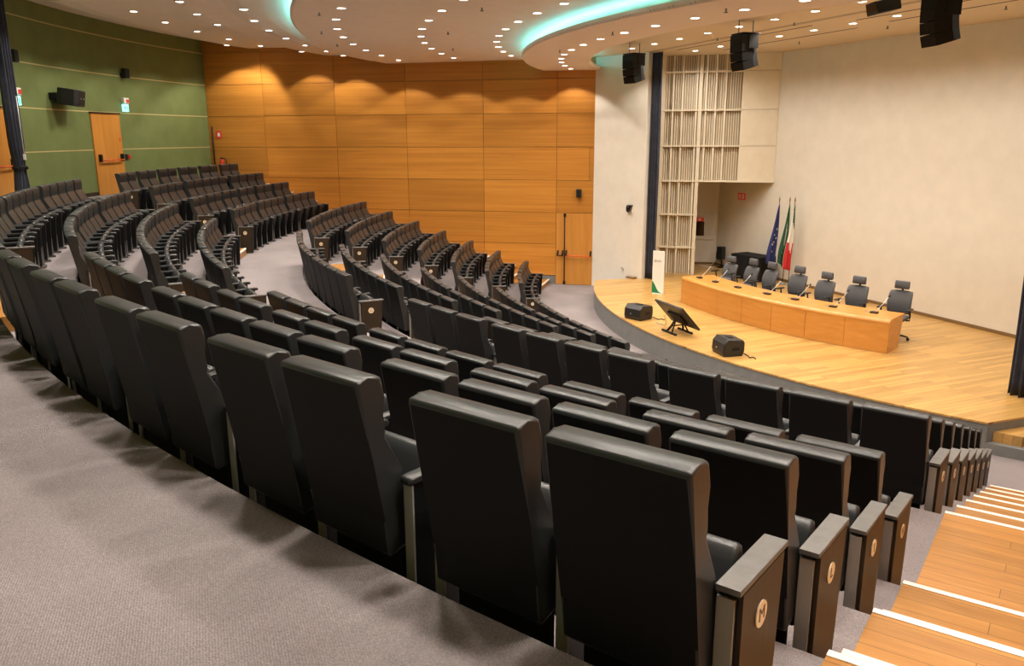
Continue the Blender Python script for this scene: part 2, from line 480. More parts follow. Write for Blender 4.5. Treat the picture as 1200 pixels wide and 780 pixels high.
for a, lab in ((-117.08, 'small black box speaker high on green wall right of the exit door'), (-105.6, 'small black box speaker high on green wall beside the dark curtain')):
    o = rear_thing('wall_speaker', a, 6.35, lab, 'speaker', 'small speakers on the green wall')
    b = MB(); b.box((0, .14, .02), (.17, .15, .27), M['plastic'], bev=.012); b.build('cabinet', o)
    b = MB(); b.box((0, .219, .02), (.14, .006, .24), M['black']); b.build('grille', o)
    b = MB(); b.box((0, .035, -.04), (.05, .07, .12), M['black']); b.build('bracket', o)
# large horn speaker
o = rear_thing('loudspeaker', -109.9, 5.62, 'large black loudspeaker on a bracket on the green rear wall', 'speaker')
b = MB(); prof = [(-.34, .12), (.34, .12), (.38, .22), (.38, .50), (.30, .60), (-.30, .60), (-.38, .50), (-.38, .22)]
b.prism([(x, y) for x, y in prof], 'z', -.2, .2, M['plastic'], bev=.02)
cab = b.build('cabinet', o); cab.rotation_euler = (rad(-8), 0, rad(14))
b = MB(); b.box((0, .605, 0), (.58, .012, .34), M['black']); gr = b.build('grille', cab)
b = MB(); b.disc((-.14, .598, .0), .02, .016, M['steel'], 10, (0, 1, 0)); b.disc((.14, .598, .0), .02, .016, M['steel'], 10, (0, 1, 0)); b.build('badge', cab)
b = MB(); b.box((.28, .10, -.03), (.08, .2, .16), M['black'], bev=.01); b.build('bracket', o)
# alarm + lit exit signs
for a, w in ((-117.05, 'right of the rear exit door'), (-105.85, 'beside the dark curtain')):
    o = rear_thing('alarm_sign', a, 5.62, 'red and white alarm box above the lit sign ' + w, 'sign', 'alarm boxes above exit signs')
    b = MB(); b.box((0, .05, 0), (.26, .09, .16), M['sign_white'], bev=.01); b.build('case', o)
    b = MB(); b.box((-.05, .098, -.01), (.15, .006, .10), M['sign_red']); b.build('panel', o)
    o = rear_thing('exit_sign', a, 5.42, 'lit turquoise running man exit sign ' + w, 'sign', 'lit exit signs on the green wall')
    b = MB(); b.box((0, .035, 0), (.24, .06, .20), M['sign_green'], bev=.006); b.build('case', o)
    b = MB(); q = .067
    for x, z, ww, h in ((-.055, .045, .03, .03), (-.05, .0, .035, .06), (-.075, -.045, .02, .05), (-.025, -.045, .02, .05), (-.01, .01, .05, .016), (.065, .0, .05, .12)):
        b.box((x, q, z), (ww, .006, h), M['gwave'])
    b.build('pictogram', o)
o = rear_thing('call_point', -116.86, 4.05, 'small red fire call point on the green wall right of the door', 'switch')
b = MB(); b.box((-.03, .025, 0), (.11, .05, .11), M['red'], bev=.008); b.build('case', o)
b = MB(); b.box((.10, .02, .0), (.07, .04, .16), M['black'], bev=.006); b.build('switch_plate', o)


# ------------------------------------------------------------------ curtains
def curtain(name, path, z0, z1, label, amp=.05, folds=7, th=.012, tie=None, group=None, m='navy'):
    A, B = Vector(path[0]), Vector(path[1]); L = (B-A).length; d = (B-A)/L; n = Vector((-d.y, d.x))
    nz = 26; nx = folds*10; V = []
    b = MB()
    for side in (0, 1):
        for j in range(nz+1):
            z = z0+(z1-z0)*j/nz
            wf = 1.
            if tie:
                wf = 1-.42*math.exp(-((z-tie)/.30)**2)
                if z < tie: wf = max(wf, 1.0) if (tie-z) > .45 else wf
            for i in range(nx+1):
                t = i/nx
                ph = t*folds*2*PI
                off = amp*(.75+.25*math.sin(3.1*t*folds+1))*math.sin(ph+.25*math.sin(z*1.3+i*.3))
                q = A+d*(L*(.5+(t-.5)*wf))+n*(off*(1.15-.3*(z-z0)/(z1-z0))+side*th)
                V.append((q.x, q.y, z))
    W = nx+1; K = (nz+1)*W; F = []
    for side in (0, 1):
        for j in range(nz):
            for i in range(nx):
                a = side*K+j*W+i; F.append((a, a+1, a+W+1, a+W))
    for i in range(nx):
        F.append((i, K+i, K+i+1, i+1)); q = nz*W+i; F.append((q, q+1, K+q+1, K+q))
    for j in range(nz):
        F.append((j*W, (j+1)*W, K+(j+1)*W, K+j*W)); q = j*W+nx; F.append((q, K+q, K+q+W, q+W))
    b.faces(V, F, M[m], smooth=True)
    return tag(b.build(name), label, 'curtain', group)


curtain('stage_curtain', ((-6.56, -9.62), (-6.02, -9.50)), STAGE+.01, 6.84, 'tall dark blue curtain gathered between the white wall and the slatted screen', .06, 5, group='dark stage curtains')
curtain('stage_curtain', ((5.60, -9.70), (6.35, -9.62)), STAGE+.01, 6.84, 'dark curtain hanging at the right edge of the stage', .07, 6, group='dark stage curtains')
p0 = pol(25.95, -102.15); p1 = pol(25.9, -102.95)
ct = curtain('door_curtain', (tuple(p0)[:2], tuple(p1)[:2]), LAND_Z+.02, 7.55, 'dark blue curtain tied back in front of the door at the left edge', .08, 4, tie=3.98)
b = MB(); c = (p0+p1)/2; b.tube([Vector((c.x, c.y, 3.98))+Vector((.15*math.cos(q), .13*math.sin(q), .02*math.sin(2*q))) for q in [2*PI*i/20 for i in range(21)]], .03, M['black'], 6); b.build('tie_band', ct)
b = MB(); q = pol(25.82, -102.62); b.tube([q+Vector((0, 0, 4.25)), q+Vector((0, 0, 5.45))], .008, M['wire'], 6)
b.box(q+Vector((0, 0, 4.2)), (.05, .05, .12), M['wire'], bev=.008); b.build('pull_cord', ct)

# ------------------------------------------------------------------ stage side: proscenium walls, back wall, niche
NZ = CEIL+.05
b = MB(); b.prism([(-8.30, -10.43), (-6.35, -9.75), (-6.45, -9.45), (-8.6, -10.2)], 'z', -.1, NZ, M['white']); b.build('wall_stage_left', kind='structure')
b = MB(); b.prism([(8.30, -10.43), (6.35, -9.75), (6.45, -9.45), (8.6, -10.2)], 'z', -.1, NZ, M['white']); b.build('wall_stage_right', kind='structure')
b = MB(); b.prism([(-9.4, -6.13), (9.4, -6.13), (9.4, -5.9), (-9.4, -5.9)], 'z', -.1, NZ, M['white']); b.build('wall_back', kind='structure')
b = MB(); b.box((0, -6.145, STAGE+.035), (18.8, .03, .07), M['brown']); b.build('baseboard_back', kind='structure')
SD = Vector((.5854, .8107)); SN = Vector((.8107, -.5854))          # slatted wall direction and normal (into stage)
s0 = Vector((-7.16, -8.84))
ND = Vector((.566, .825)); NN = Vector((.825, -.566))              # niche wall
n1 = Vector((-7.9, -6.13)); n0 = n1-ND*3.6
b = MB(); b.prism([tuple(n0), tuple(n1+ND*.3), tuple(n1+ND*.3-NN*.2), tuple(n0-NN*.2)], 'z', -.1, NZ, M['white']); b.build('wall_niche', kind='structure')
b = MB(); qs = [n0+NN*.015, n1+NN*.015, n1-NN*.02, n0-NN*.02]; b.prism([tuple(q) for q in qs], 'z', STAGE, STAGE+.07, M['brown']); b.build('baseboard_niche', kind='structure')
b = MB(); b.prism([(7.16, -8.84), (5.2, -6.13), (5.4, -6.0), (7.36, -8.7)], 'z', -.1, NZ, M['cream']); b.build('wall_panel_right', kind='structure')


def SP(s, d, z):
    q = s0+SD*s+SN*d
    return Vector((q.x, q.y, z))


def sbox(b, sa, sb_, da, db, za, zb, m):
    V = [SP(s, d, z) for s in (sa, sb_) for d in (da, db) for z in (za, zb)]
    return b.faces(V, [(0, 1, 3, 2), (4, 6, 7, 5), (0, 4, 5, 1), (2, 3, 7, 6), (0, 2, 6, 4), (1, 5, 7, 3)], m)


S_OPEN = 1.19; S_SPLIT = 2.30; S_END = 3.33
scr = empty('acoustic_screen', (s0.x, s0.y, STAGE), 0, 'tall cream slatted acoustic screen with plain panels on the left side of the stage', 'screen')
Mi = Matrix.Translation((-s0.x, -s0.y, -STAGE))


def screen_part(name, fn, m=None):
    b = MB(); fn(b); bmesh.ops.transform(b.bm, matrix=Mi, verts=b.bm.verts[:]); return b.build(name, scr)


def backing(b):
    sbox(b, 0, S_OPEN, -.22, -.16, STAGE, 6.9, M['slat_back']); sbox(b, S_OPEN, S_SPLIT, -.22, -.16, 3.3, 6.9, M['slat_back'])


screen_part('backing', backing)


def slats(b):
    def zlow(s): return STAGE if s < S_OPEN else 3.3
    s = .16
    rnd = random.Random(3)
    thick = [.36, .62, 1.02, 1.30, 1.58, 1.86]
    while s < S_SPLIT-.05:
        t = next((q for q in thick if abs(q-s) < .035), None)
        if t is not None: sbox(b, s-.028, s+.028, -.16, -.015, zlow(s), 6.9, M['cream']); s += .072
        else:
            dp = rnd.choice((-.11, -.09)); sbox(b, s-.013, s+.013, -.16, dp, zlow(s), 6.9, M['cream']); s += .066
    sbox(b, 0, .13, -.16, -.02, STAGE, 6.9, M['cream'])
    sbox(b, S_OPEN-.10, S_OPEN, -.22, 0, STAGE, 6.9, M['cream'])


screen_part('slats', slats)
for z in (1.29, 2.28, 3.28, 4.30, 5.32, 6.39):
    screen_part('rail', lambda b: sbox(b, .10, S_OPEN+.01 if z < 3 else S_SPLIT, -.155, .012, z-.022, z+.022, M['cream']))
for za, zb in ((3.30, 4.295), (4.305, 5.315), (5.325, 6.385), (6.395, 6.9)):
    screen_part('plain_panel', lambda b: sbox(b, S_SPLIT, S_END, -.22, 0, za, zb, M['cream']))
screen_part('soffit', lambda b: sbox(b, S_OPEN, S_END, -.3, .015, 3.26, 3.30, M['cream']))
# wall that closes the void behind the screen above the opening
b = MB(); b.prism([tuple(s0+SD*S_OPEN-SN*.3), tuple(s0+SD*(S_END+.1)-SN*.3), (-9.2, -6.0), (-9.2, -8.4)], 'z', 3.6, 3.7, M['white']); b.build('ceiling_niche', kind='structure')

# hydrant cabinet and exit sign in the niche, small speaker on the back wall by the floor
h = empty('hose_cabinet', (n1-ND*.52+NN*.0).to_3d()+Vector((0, 0, 1.7)), math.atan2(ND.y, ND.x), 'black glass fire hose cabinet with red label in the niche beside the screen', 'cabinet')
b = MB(); b.box((.10, -.03, 0), (.62, .05, .80), M['socket'], bev=.004); b.build('frame', h)
b = MB(); b.box((-.04, -.06, -.05), (.30, .012, .46), M['screen']); b.build('glass', h)
b = MB(); b.box((-.04, -.068, .245), (.26, .008, .13), M['sign_red']); b.box((-.04, -.073, .245), (.08, .004, .07), M['sign_white']); b.build('label', h)
e = empty('emergency_sign', (-6.68, -6.14, 2.77), 0, 'red fire sign with white symbols on the wall above the black table', 'sign')
b = MB(); b.box((0, 0, 0), (.38, .014, .20), M['sign_red'], bev=.003); b.build('plate', e)
b = MB()
for x in (-.085, .085): b.box((x, -.010, 0), (.10, .005, .12), M['sign_white'], bev=.002)
b.box((-.085, -.014, .0), (.03, .004, .06), M['sign_red']); b.box((.085, -.014, .0), (.03, .004, .07), M['sign_red']); b.build('symbols', e)
o = empty('stage_monitor_speaker', (-7.25, -6.38, STAGE+.0), rad(20), 'small black speaker on a wall plate near the floor in the niche', 'speaker')
b = MB(); b.box((0, 0, .48), (.22, .18, .40), M['plastic'], bev=.015); b.build('cabinet', o)
b = MB(); b.box((0, -.095, .48), (.18, .008, .35), M['black']); b.build('grille', o)
b = MB(); b.tube([(0, .06, .25), (0, .06, .02)], .025, M['black'], 8); b.disc((0, .06, .0), .14, .02, M['black'], 16); b.build('stand', o)
b = MB(); b.box((-7.60, -6.20, STAGE+.34), (.22, .10, .24), M['gmetal'], bev=.008); tag(b.build('socket_box'), 'grey socket box on the niche wall beside the small black speaker', 'socket')
b = MB(); b.tube([(-7.62, -6.25, STAGE+.25), (-7.7, -6.4, STAGE+.02), (-8.0, -6.7, STAGE+.012), (-7.7, -6.75, STAGE+.012), (-7.3, -6.55, STAGE+.012)], .010, M['wire'], 6); tag(b.build('cable'), 'thin pale cable lying on the niche floor below the socket box', 'cable')

# camera on white wall, floor outlets
cw = empty('security_camera', (-6.86, -9.925, 2.5), math.atan2(.65, 1.92), 'small black dome camera on a white bracket on the white stage side wall', 'camera')
b = MB(); b.box((.06, -.06, .10), (.16, .12, .03), M['black'], bev=.006); b.box((.125, -.02, .0), (.03, .03, .2), M['paper']); b.build('bracket', cw)
b = MB(); b.tube([(0, -.07, .09), (0, -.07, .0), (0, -.07, -.06), (0, -.07, -.10)], [.065, .068, .06, .02], M['screen'], 14); b.build('dome', cw)
o = empty('wall_outlet', (-7.05, -10.015, .72), math.atan2(.65, 1.92), 'round pale outlet low on the white stage side wall', 'outlet')
b = MB(); b.disc((0, 0, 0), .05, .02, M['socket'], 16, (0, -1, 0)); b.build('plate', o)
b = MB(); b.disc((0, -.019, 0), .025, .005, M['gtxt'], 12, (0, -1, 0)); b.build('insert', o)
b = MB(); b.box((-6.55, -9.98, STAGE+.025), (.30, .16, .05), M['brown'], rz=math.atan2(.65, 1.92), bev=.006); tag(b.build('floor_box'), 'small brown wooden block at the foot of the white wall by the curtain', 'block')


# ------------------------------------------------------------------ ceiling
def ceiling_surface(name, prof, m, gap=None, n=110, thick=.12):
    """surface of revolution through (R,z) points between the side walls, with real thickness"""
    b = MB(); V = []
    np_ = len(prof)
    for i in range(n+1):
        t = i/n
        for (R, z) in prof:
            A0 = wall_ang(max(R, 13.3))-1.0; A1 = -180-A0
            a = A0+(A1-A0)*t
            dz = gap(R, z, a) if gap else 0
            V.append(pol(R, a, z+dz))
        for (R, z) in prof[::-1]:
            A0 = wall_ang(max(R, 13.3))-1.0; A1 = -180-A0
            a = A0+(A1-A0)*t
            dz = gap(R, z, a) if gap else 0
            V.append(pol(R, a, z+dz+thick))
    W = 2*np_; F = []
    for i in range(n):
        for k in range(W): F.append((i*W+k, i*W+(k+1) % W, (i+1)*W+(k+1) % W, (i+1)*W+k))
    F.append(tuple(range(W))[::-1]); F.append(tuple(n*W+k for k in range(W)))
    b.faces(V, F, m)
    o = b.build(name, kind='structure')
    return o


def smooth_step(x): x = max(0., min(1., x)); return x*x*(3-2*x)


ceiling_surface('ceiling_rear', [(26.9, 7.74), (26.1, 7.69), (25.7, 7.59), (25.3, 7.50), (24.74, 7.42), (23.30, 7.41)], M['ceil'])
c_second = ceiling_surface('ceiling_second', [(23.42, 7.43), (23.05, 7.36), (22.6, 7.24), (22.2, 7.16), (21.9, 7.125), (21.25, 7.105), (20.9, 7.02), (20.5, 6.93), (19.6, 6.90)], M['ceil'],
                gap=lambda R, z, a: (.16*smooth_step((20.75-R)/.5))*smooth_step((a+121)/16)*smooth_step((-59-a)/16))
ceiling_surface('ceiling_middle', [(20.0, 6.85), (19.95, 6.835), (14.0, 6.85)], M['ceil'], thick=.05)
c_band = ceiling_surface('ceiling_band', [(14.92, 6.56), (14.90, 6.52), (14.4, 6.515), (13.2, 6.50), (13.15, 6.53)], M['ceil_perf'], thick=.06)
# stage ceiling with recessed slots
b = MB()
slots = [(-9.82, -9.66, -6.4, 6.4), (-9.33, -9.28, -5.6, -.28), (-8.13, -8.08, -5.2, -.26), (-9.05, -9.0, .72, 6.2), (-8.26, -8.21, .78, 6.2)]
b.prism([(-9.0, -14.2), (9.0, -14.2), (9.0, -5.9), (-9.0, -5.9)], 'z', CEIL, CEIL+.2, M['stage_ceil']); sce = b.build('ceiling_stage', kind='structure')
b = MB()
for y0, y1, x0, x1 in slots:
    b.box(((x0+x1)/2, (y0+y1)/2, CEIL-.001), (x1-x0, y1-y0, .008), M['slot'] if y1-y0 < .1 else M['slat_back'])
b.build('rail_slots', sce)
b = MB(); b.prism([(-18, -28), (18, -28), (18, -5), (-18, -5)], 'z', 8.15, 8.3, M['slot']); b.build('ceiling_void', kind='structure')

# cyan cove lights (real LED strips hidden above the ceiling edges)
for R, z, a0, a1, par, w_ in ((14.55, 6.66, -126, -54, c_band, .02), (19.86, 6.93, -112, -68, c_second, .02), (13.39, 6.63, -126, -112, c_band, .01)):
    b = MB(); b.sector(R-w_, R+w_, z-w_*.6, z+w_*.6, a0, a1, M['led'], 80); b.build('led_strip', par)

# ------------------------------------------------------------------ downlights: one prototype, copies share its meshes
ring_me = None
LAMP = (1., .905, .785)


def spot(loc, power, size=98, blend=.4, rad_=.05, aim=None):
    l = bpy.data.lights.new('downlight_lamp', 'SPOT'); l.energy = power; l.color = LAMP; l.spot_size = rad(size); l.spot_blend = blend; l.shadow_soft_size = rad_
    o = bpy.data.objects.new('downlight_lamp', l); COL.objects.link(o); o.location = loc
    if aim: o.rotation_euler = (Vector(aim)-Vector(loc)).to_track_quat('-Z', 'Y').to_euler()
    return o


proto = {}


def downlight(loc, label, group):
    o = empty('downlight', loc, 0, label, 'ceiling light', group)
    if not proto:
        b = MB(); n = 20; V = []; F = []
        for i in range(n):
            c_, s_ = math.cos(2*PI*i/n), math.sin(2*PI*i/n)
            for r, z in ((.105, .01), (.105, -.008), (.080, -.008), (.074, .012)): V.append((r*c_, r*s_, z))
        for i in range(n):
            for k in range(4): F.append((4*i+k, 4*i+(k+1) % 4, 4*((i+1) % n)+(k+1) % 4, 4*((i+1) % n)+k))
        b.faces(V, F, M['ring'], True); proto['ring'] = b.build('trim_ring', o)
        b = MB(); b.disc((0, 0, -.004), .076, .006, M['lens'], 20); proto['lens'] = b.build('lens', o)
    else:
        link_copy(proto['ring'], o); link_copy(proto['lens'], o)
    return o


def in_frame(p):
    d = Vector(p)-cam.matrix_world.translation; zc = d.dot(cf)
    return zc > .1 and abs(d.dot(cr)/zc) < .66 and abs(d.dot(cu_)/zc) < .42


rings = [('rearmost', 23.9, 7.41, -125.0), ('second', 22.06, 7.14, -107.4), ('third', 20.88, 7.015, -120.6), ('fourth', 19.13, 6.84, -124.2), ('fifth', 17.33, 6.845, -123.6), ('sixth', 15.55, 6.845, -122.8), ('seventh', 13.93, 6.51, -125.6)]
POW = 165
for nm, R, z, astart in rings:
    a = astart; k = 1
    step = 4.46
    if nm == 'second':
        angs = [-107.4, -103.0, -98.6, -94.2, -89.8, -85.4, -81, -76.6, -72.2, -67.8, -63.4, -59]
    else:
        angs = []
        while a < -53.5: angs.append(a); a += step
    for a in angs:
        p = pol(R, a, z)
        if in_frame(p):
            downlight(p, 'round ceiling downlight, %s from the orange wall in the %s curved row counted from rear' % (ORD[k], nm), 'downlights in the curved ceiling')
        aim = None
        aim = None
        if nm == 'rearmost': q = pol(R+.42, a); aim = (q.x, q.y, p.z-1.03)      # gimbal lamps turned towards the green wall
        spot((p.x, p.y, p.z-.03), POW*{'seventh': .8, 'rearmost': 2.4, 'second': 1.9}.get(nm, 1.), {'rearmost': 102, 'second': 110}.get(nm, 110), .35 if nm == 'rearmost' else .15, .16 if nm in ('rearmost', 'second') else .10, aim)
        k += 1
for t_, z_, w_ in ((11.75, 7.44, 'nearest the green wall'), (9.15, 7.185, 'second from the green wall'), (7.75, 7.03, 'third from the green wall')):  # lamps and fixtures added for the pools of light on the orange wall
    q = WP+WD*t_+Vector((.8248, -.5654))*.85
    downlight((q.x, q.y, z_), 'added round ceiling downlight close to the orange wall, ' + w_, 'downlights in the curved ceiling')
    for sx in (1, -1): spot((sx*q.x, q.y, z_-.03), POW*.9, 110, .15, .08)
for y, x0, nm, cnt in ((-10.68, -5.64, 'front', 10), (-8.74, -5.60, 'rear', 10)):
    for i in range(cnt):
        x = x0+1.18*i
        if y > -9 and x > 5.3: continue
        if in_frame((x, y, CEIL)): downlight((x, y, CEIL-.002), 'round stage ceiling downlight, %s from the left in the %s straight row' % (ORD[i+1], nm), 'downlights in the stage ceiling')
        spot((x, y, CEIL-.03), 192 if y < -9 else 195, 124 if y < -9 else 162, .5 if y < -9 else .8, .08)

# sprinklers
for i, (x, y, z, w) in enumerate(((-1.64, -19.41, 6.84, 'nearest the rear turquoise cove'), (-4.45, -18.98, 6.84, 'between rear cove and fourth light row'), (-6.91, -18.26, 6.84, 'close to the orange wall behind fourth light row'), (-.15, -16.73, 6.845, 'between fifth and sixth light rows, right'),
                              (-3.7, -16.33, 6.845, 'between fifth and sixth light rows, middle'), (-6.96, -15.24, 6.845, 'between fifth and sixth light rows, left'), (.04, -14.19, 6.51, 'on the lowered band, middle'), (-3.34, -13.79, 6.51, 'on the lowered band, left'), (3.22, -13.87, 6.51, 'on the lowered band, right'), (-2.88, -9.88, CEIL, 'on the stage ceiling left of centre'), (-.02, -9.97, CEIL, 'on the stage ceiling centre'), (-2.84, -7.52, CEIL, 'near the back wall, left'), (.19, -7.7, CEIL, 'near the back wall, centre'), (3.06, -7.78, CEIL, 'near the back wall, right'))):
    b = MB(); b.tube([(0, 0, .01), (0, 0, -.05)], .014, M['gtxt'], 8); b.disc((0, 0, -.062), .035, .010, M['gtxt'], 10)
    o = b.build('sprinkler', loc=(x, y, z)); tag(o, 'tiny dark ceiling sprinkler ' + w, 'sprinkler', 'ceiling sprinklers')


# ------------------------------------------------------------------ hanging line array speakers and projector
def line_array(loc, rz, lab):
    o = empty('line_array_speaker', loc, rz, lab, 'speaker', 'hanging line array speakers')
    n = 4; hgt = .158
    y, z, tilt = 0., .33, 0.
    for k in range(n):
        tilt += 2.7*k
        Mx = Matrix.Translation((0, y, z)) @ Matrix.Rotation(rad(tilt), 4, 'X')
        b = MB(); prof = [(-.20, -.22), (.20, -.22), (.20, .04), (.15, .18), (-.15, .18), (-.20, .04)]
        b.prism(prof, 'z', -hgt-.008, 0, M['black'], bev=.004)
        b.box((0, -.222, -hgt/2), (.37, .010, hgt-.025), M['black'])
        bmesh.ops.transform(b.bm, matrix=Mx, verts=b.bm.verts[:]); b.build('cabinet', o)
        d = Mx.to_3x3() @ Vector((0, 0, -hgt)); y += d.y; z += d.z
    b = MB(); b.box((0, -.0, .355), (.42, .40, .03), M['black'], bev=.008); b.box((.212, .05, .20), (.02, .22, .26), M['black']); b.box((-.212, .05, .20), (.02, .22, .26), M['black']); b.build('frame', o)
    top = CEIL-loc[2]
    for x in (-.17, .17):
        b = MB(); b.tube([(0, x, .365), (0, x, top)], .012, M['gtxt'], 6); b.build('cable', o)
    return o


line_array((-4.50, -11.22, 6.24), rad(14), 'black hanging line array in front of the white wall, farthest left')
line_array((-.06, -11.12, 6.24), rad(0), 'black hanging line array speaker in front of the slatted screen, middle one')
line_array((4.84, -11.2, 6.24), rad(-14), 'large black hanging line array speaker at upper right before the white wall')
o = empty('projector', (4.25, -11.75, 6.5), rad(-20), 'black box projector under the stage ceiling left of the right line array', 'projector')
b = MB(); b.box((0, 0, 0), (.40, .36, .18), M['plastic'], bev=.015, mtx=Matrix.Rotation(rad(12), 4, 'X')); b.build('case', o)
b = MB(); b.box((0, -.185, -.01), (.35, .012, .13), M['screen'], mtx=Matrix.Rotation(rad(12), 4, 'X')); b.build('front', o)
b = MB(); b.tube([(.12, 0, .08), (.12, 0, .36)], .02, M['gtxt'], 8); b.box((.12, 0, .345), (.16, .16, .02), M['gtxt']); b.build('mount', o)

# ------------------------------------------------------------------ auditorium seats
BACK = [(.0025, .985), (.003, .998), (.010, 1.005), (.055, 1.010), (.098, 1.009), (.113, .999), (.121, .972), (.122, .930), (.114, .870), (.106, .803),
        (.124, .782), (.190, .640), (.252, .485), (.266, .415), (.250, .360), (.205, .320), (.130, .300), (.112, .318), (.104, .450), (.062, .690)]
HW = .2265
SEAT = [(.285, .235), (.320, .225), (.355, .300), (.395, .430), (.428, .560), (.433, .605), (.422, .632), (.400, .642), (.376, .634), (.358, .595), (.325, .480), (.300, .350)]
PM = {}


def seat_meshes():
    b = MB(); vs, fs = b.prism(BACK, 'x', -HW, HW, M['leather'], bev=.013, smooth=True, seg=3)
    rear = b.mi(M['backcloth']); b.bm.normal_update()
    bmesh.ops.recalc_face_normals(b.bm, faces=b.bm.faces[:])
    for f in b.bm.faces:           # plain cloth covered rear panel
        c = f.calc_center_median()
        if abs(f.normal.x) < .2 and f.normal.y > .4 and c.z > .4 and f.calc_area() > .012: f.smooth = False
        if f.normal.y < -.9 and .3 < c.z < .99 and abs(f.normal.x) < .2: f.material_index = rear; f.smooth = False
    o = b.build('backrest'); PM['backrest'] = o
    b = MB(); b.prism(SEAT, 'x', -.215, .215, M['leather'], bev=.018, smooth=True, seg=2)
    b.box((0, .392, .40), (.37, .012, .30), M['shell'], mtx=Matrix.Rotation(rad(-15.5), 4, 'X'), bev=.004)
    PM['seat'] = b.build('seat')
    X = .2715
    for sgn in (-1, 1):
        b = MB(); prof = [(.165, .590), (.165, .612), (.175, .620), (.43, .622), (.50, .630), (.535, .624), (.545, .605), (.535, .590)]
        b.prism(prof, 'x', sgn*X-.030, sgn*X+.030, M['leather'], bev=.008, smooth=True); PM['armrest', sgn] = b.build('armrest')
        b = MB(); b.prism([(.185, .0), (.46, .0), (.50, .59), (.185, .59)], 'x', sgn*X-.021, sgn*X+.021, M['shell'])
        b.box((sgn*X, .181, .293), (.046, .008, .586), M['strip'])
        b.box((sgn*X, .455, .016), (.05, .11, .032), M['gmetal'], bev=.004); b.box((sgn*X, .478, .16), (.012, .012, .28), M['steel'])
        PM['post', sgn] = b.build('post')
        x0 = .232; x1 = .305; xs = sorted((sgn*x0, sgn*x1))
        b = MB(); b.prism([(.196, .0), (.49, .0), (.53, .600), (.196, .600)], 'x', sgn*(x0+.006) if sgn > 0 else -(x1-.016), (x1-.016) if sgn > 0 else -(x0+.006), M['shell'])
        b.prism([(.205, .004), (.48, .004), (.520, .598), (.205, .598)], 'x', *sorted((sgn*(x1-.016), sgn*x1)), M['pwood'])
        PM['panel', sgn] = b.build('end_panel')
        b = MB(); b.prism([(.180, .604), (.545, .604), (.545, .622), (.180, .622)], 'x', xs[0]-.002, xs[1]+.002, M['gmetal'], bev=.003); PM['cap', sgn] = b.build('cap')
        b = MB(); xm = (x0+x1-.014)/2; b.box((sgn*xm, .190, .293), (x1-x0-.022, .012, .585), M['strip']); PM['strip', sgn] = b.build('edge_strip')
    b = MB(); b.box((0, .215, .185), (.40, .03, .28), M['black']); b.box((0, .27, .05), (.40, .10, .03), M['black']); PM['base'] = b.build('black_under_fill')  # black boxes added so the space under the seat stays dark
    b = MB(); b.box((.165, .124, .42), (.006, .004, .045), M['steel']); PM['clip'] = b.build('hinge_clip')
    # lettered badges, one per row
    for k, ch in zip(ROWS, 'MLIHGFEDCBA'):   # A is the front row
        for sgn in (-1, 1):
            b = MB(); c = (sgn*.3052, .345, .475); b.disc(c, .041, .005, M['brass'], 24, (sgn, 0, 0))
            R = Matrix(((0, 0, sgn, c[0]+sgn*.0055), (sgn, 0, 0, c[1]), (0, 1, 0, c[2]), (0, 0, 0, 1)))
            text_bm(b, ch, .062, M['ink'], R)
            PM['badge', k, sgn] = b.build('badge')
    for o in PM.values():          # keep only the mesh data, the chairs link their own objects
        COL.objects.unlink(o)


seat_meshes()
ROWPH = {'A': 'rearmost row', 'B': 'second row from rear', 'C': 'third row from rear', 'D': 'fourth row from rear', 'E': 'first row below the cross aisle',
         'F': 'second row below cross aisle', 'G': 'third row below cross aisle', 'H': 'fourth row from front', 'I': 'third row from front', 'J': 'second row from front', 'K': 'front row'}
PITCH = .542
GAP = {'A': .16, 'C': .13, 'B': .21, 'D': .13, 'E': .11}
S1G = {'A': [2]*6, 'B': [4, 5, 4], 'C': [2]*6, 'D': [4, 4, 4], 'E': [4, 4, 3], 'F': [5, 5], 'G': [5, 4], 'H': [4, 4], 'I': [4, 4], 'J': [4, 3], 'K': [4, 3]}
S2G = {'A': [5, 5, 5], 'B': [5, 5, 5], 'C': [5, 5, 5], 'D': [4, 5, 4], 'E': [4, 3, 4], 'F': [5, 5], 'G': [5, 5], 'H': [5, 4], 'I': [5, 5], 'J': [5, 4], 'K': [4, 4]}
HIDDEN = set()


def add_seat(k, ang, arms, label, group, sid):
    """arms = (left, right), each None, 'arm' or 'panel'"""
    if sid in HIDDEN: return
    o = empty('auditorium_seat', pol(RAD[k], ang, FLO[k]), rad(ang)+PI/2, label, 'seat', group)
    o['sid'] = '%s%s%d' % sid
    link_copy(PM['backrest'], o); link_copy(PM['seat'], o); link_copy(PM['clip'], o); link_copy(PM['base'], o)
    for sgn, a in ((-1, arms[0]), (1, arms[1])):
        if a == 'arm':
            r = link_copy(PM['armrest', sgn], o); link_copy(PM['post', sgn], r)
        elif a == 'panel':
            p = link_copy(PM['panel', sgn], o)
            link_copy(PM['cap', sgn], p); link_copy(PM['strip', sgn], p); link_copy(PM['badge', k, sgn], p)


def end_angle(k, clear=1.74):
    """angle of the seat next to the right wall whose end panel keeps `clear` from the wall"""
    lo, hi = -70., -53.
    for _ in range(50):
        m = (lo+hi)/2
        c = pol(RAD[k]-.3, m); tx = Vector((-math.sin(rad(m)), math.cos(rad(m)), 0))
        e = c+tx*.305
        dist = (Vector((8.27, -10.40))-e.to_2d()).dot(Vector((.8248, .5654)))
        if dist > clear: lo = m
        else: hi = m
    return lo


def offsets(groups, gap):
    out = []; s = 0.
    for gi, n in enumerate(groups):
        for i in range(n): out.append((s, i, n, gi)); s += PITCH
        s += gap
    return out


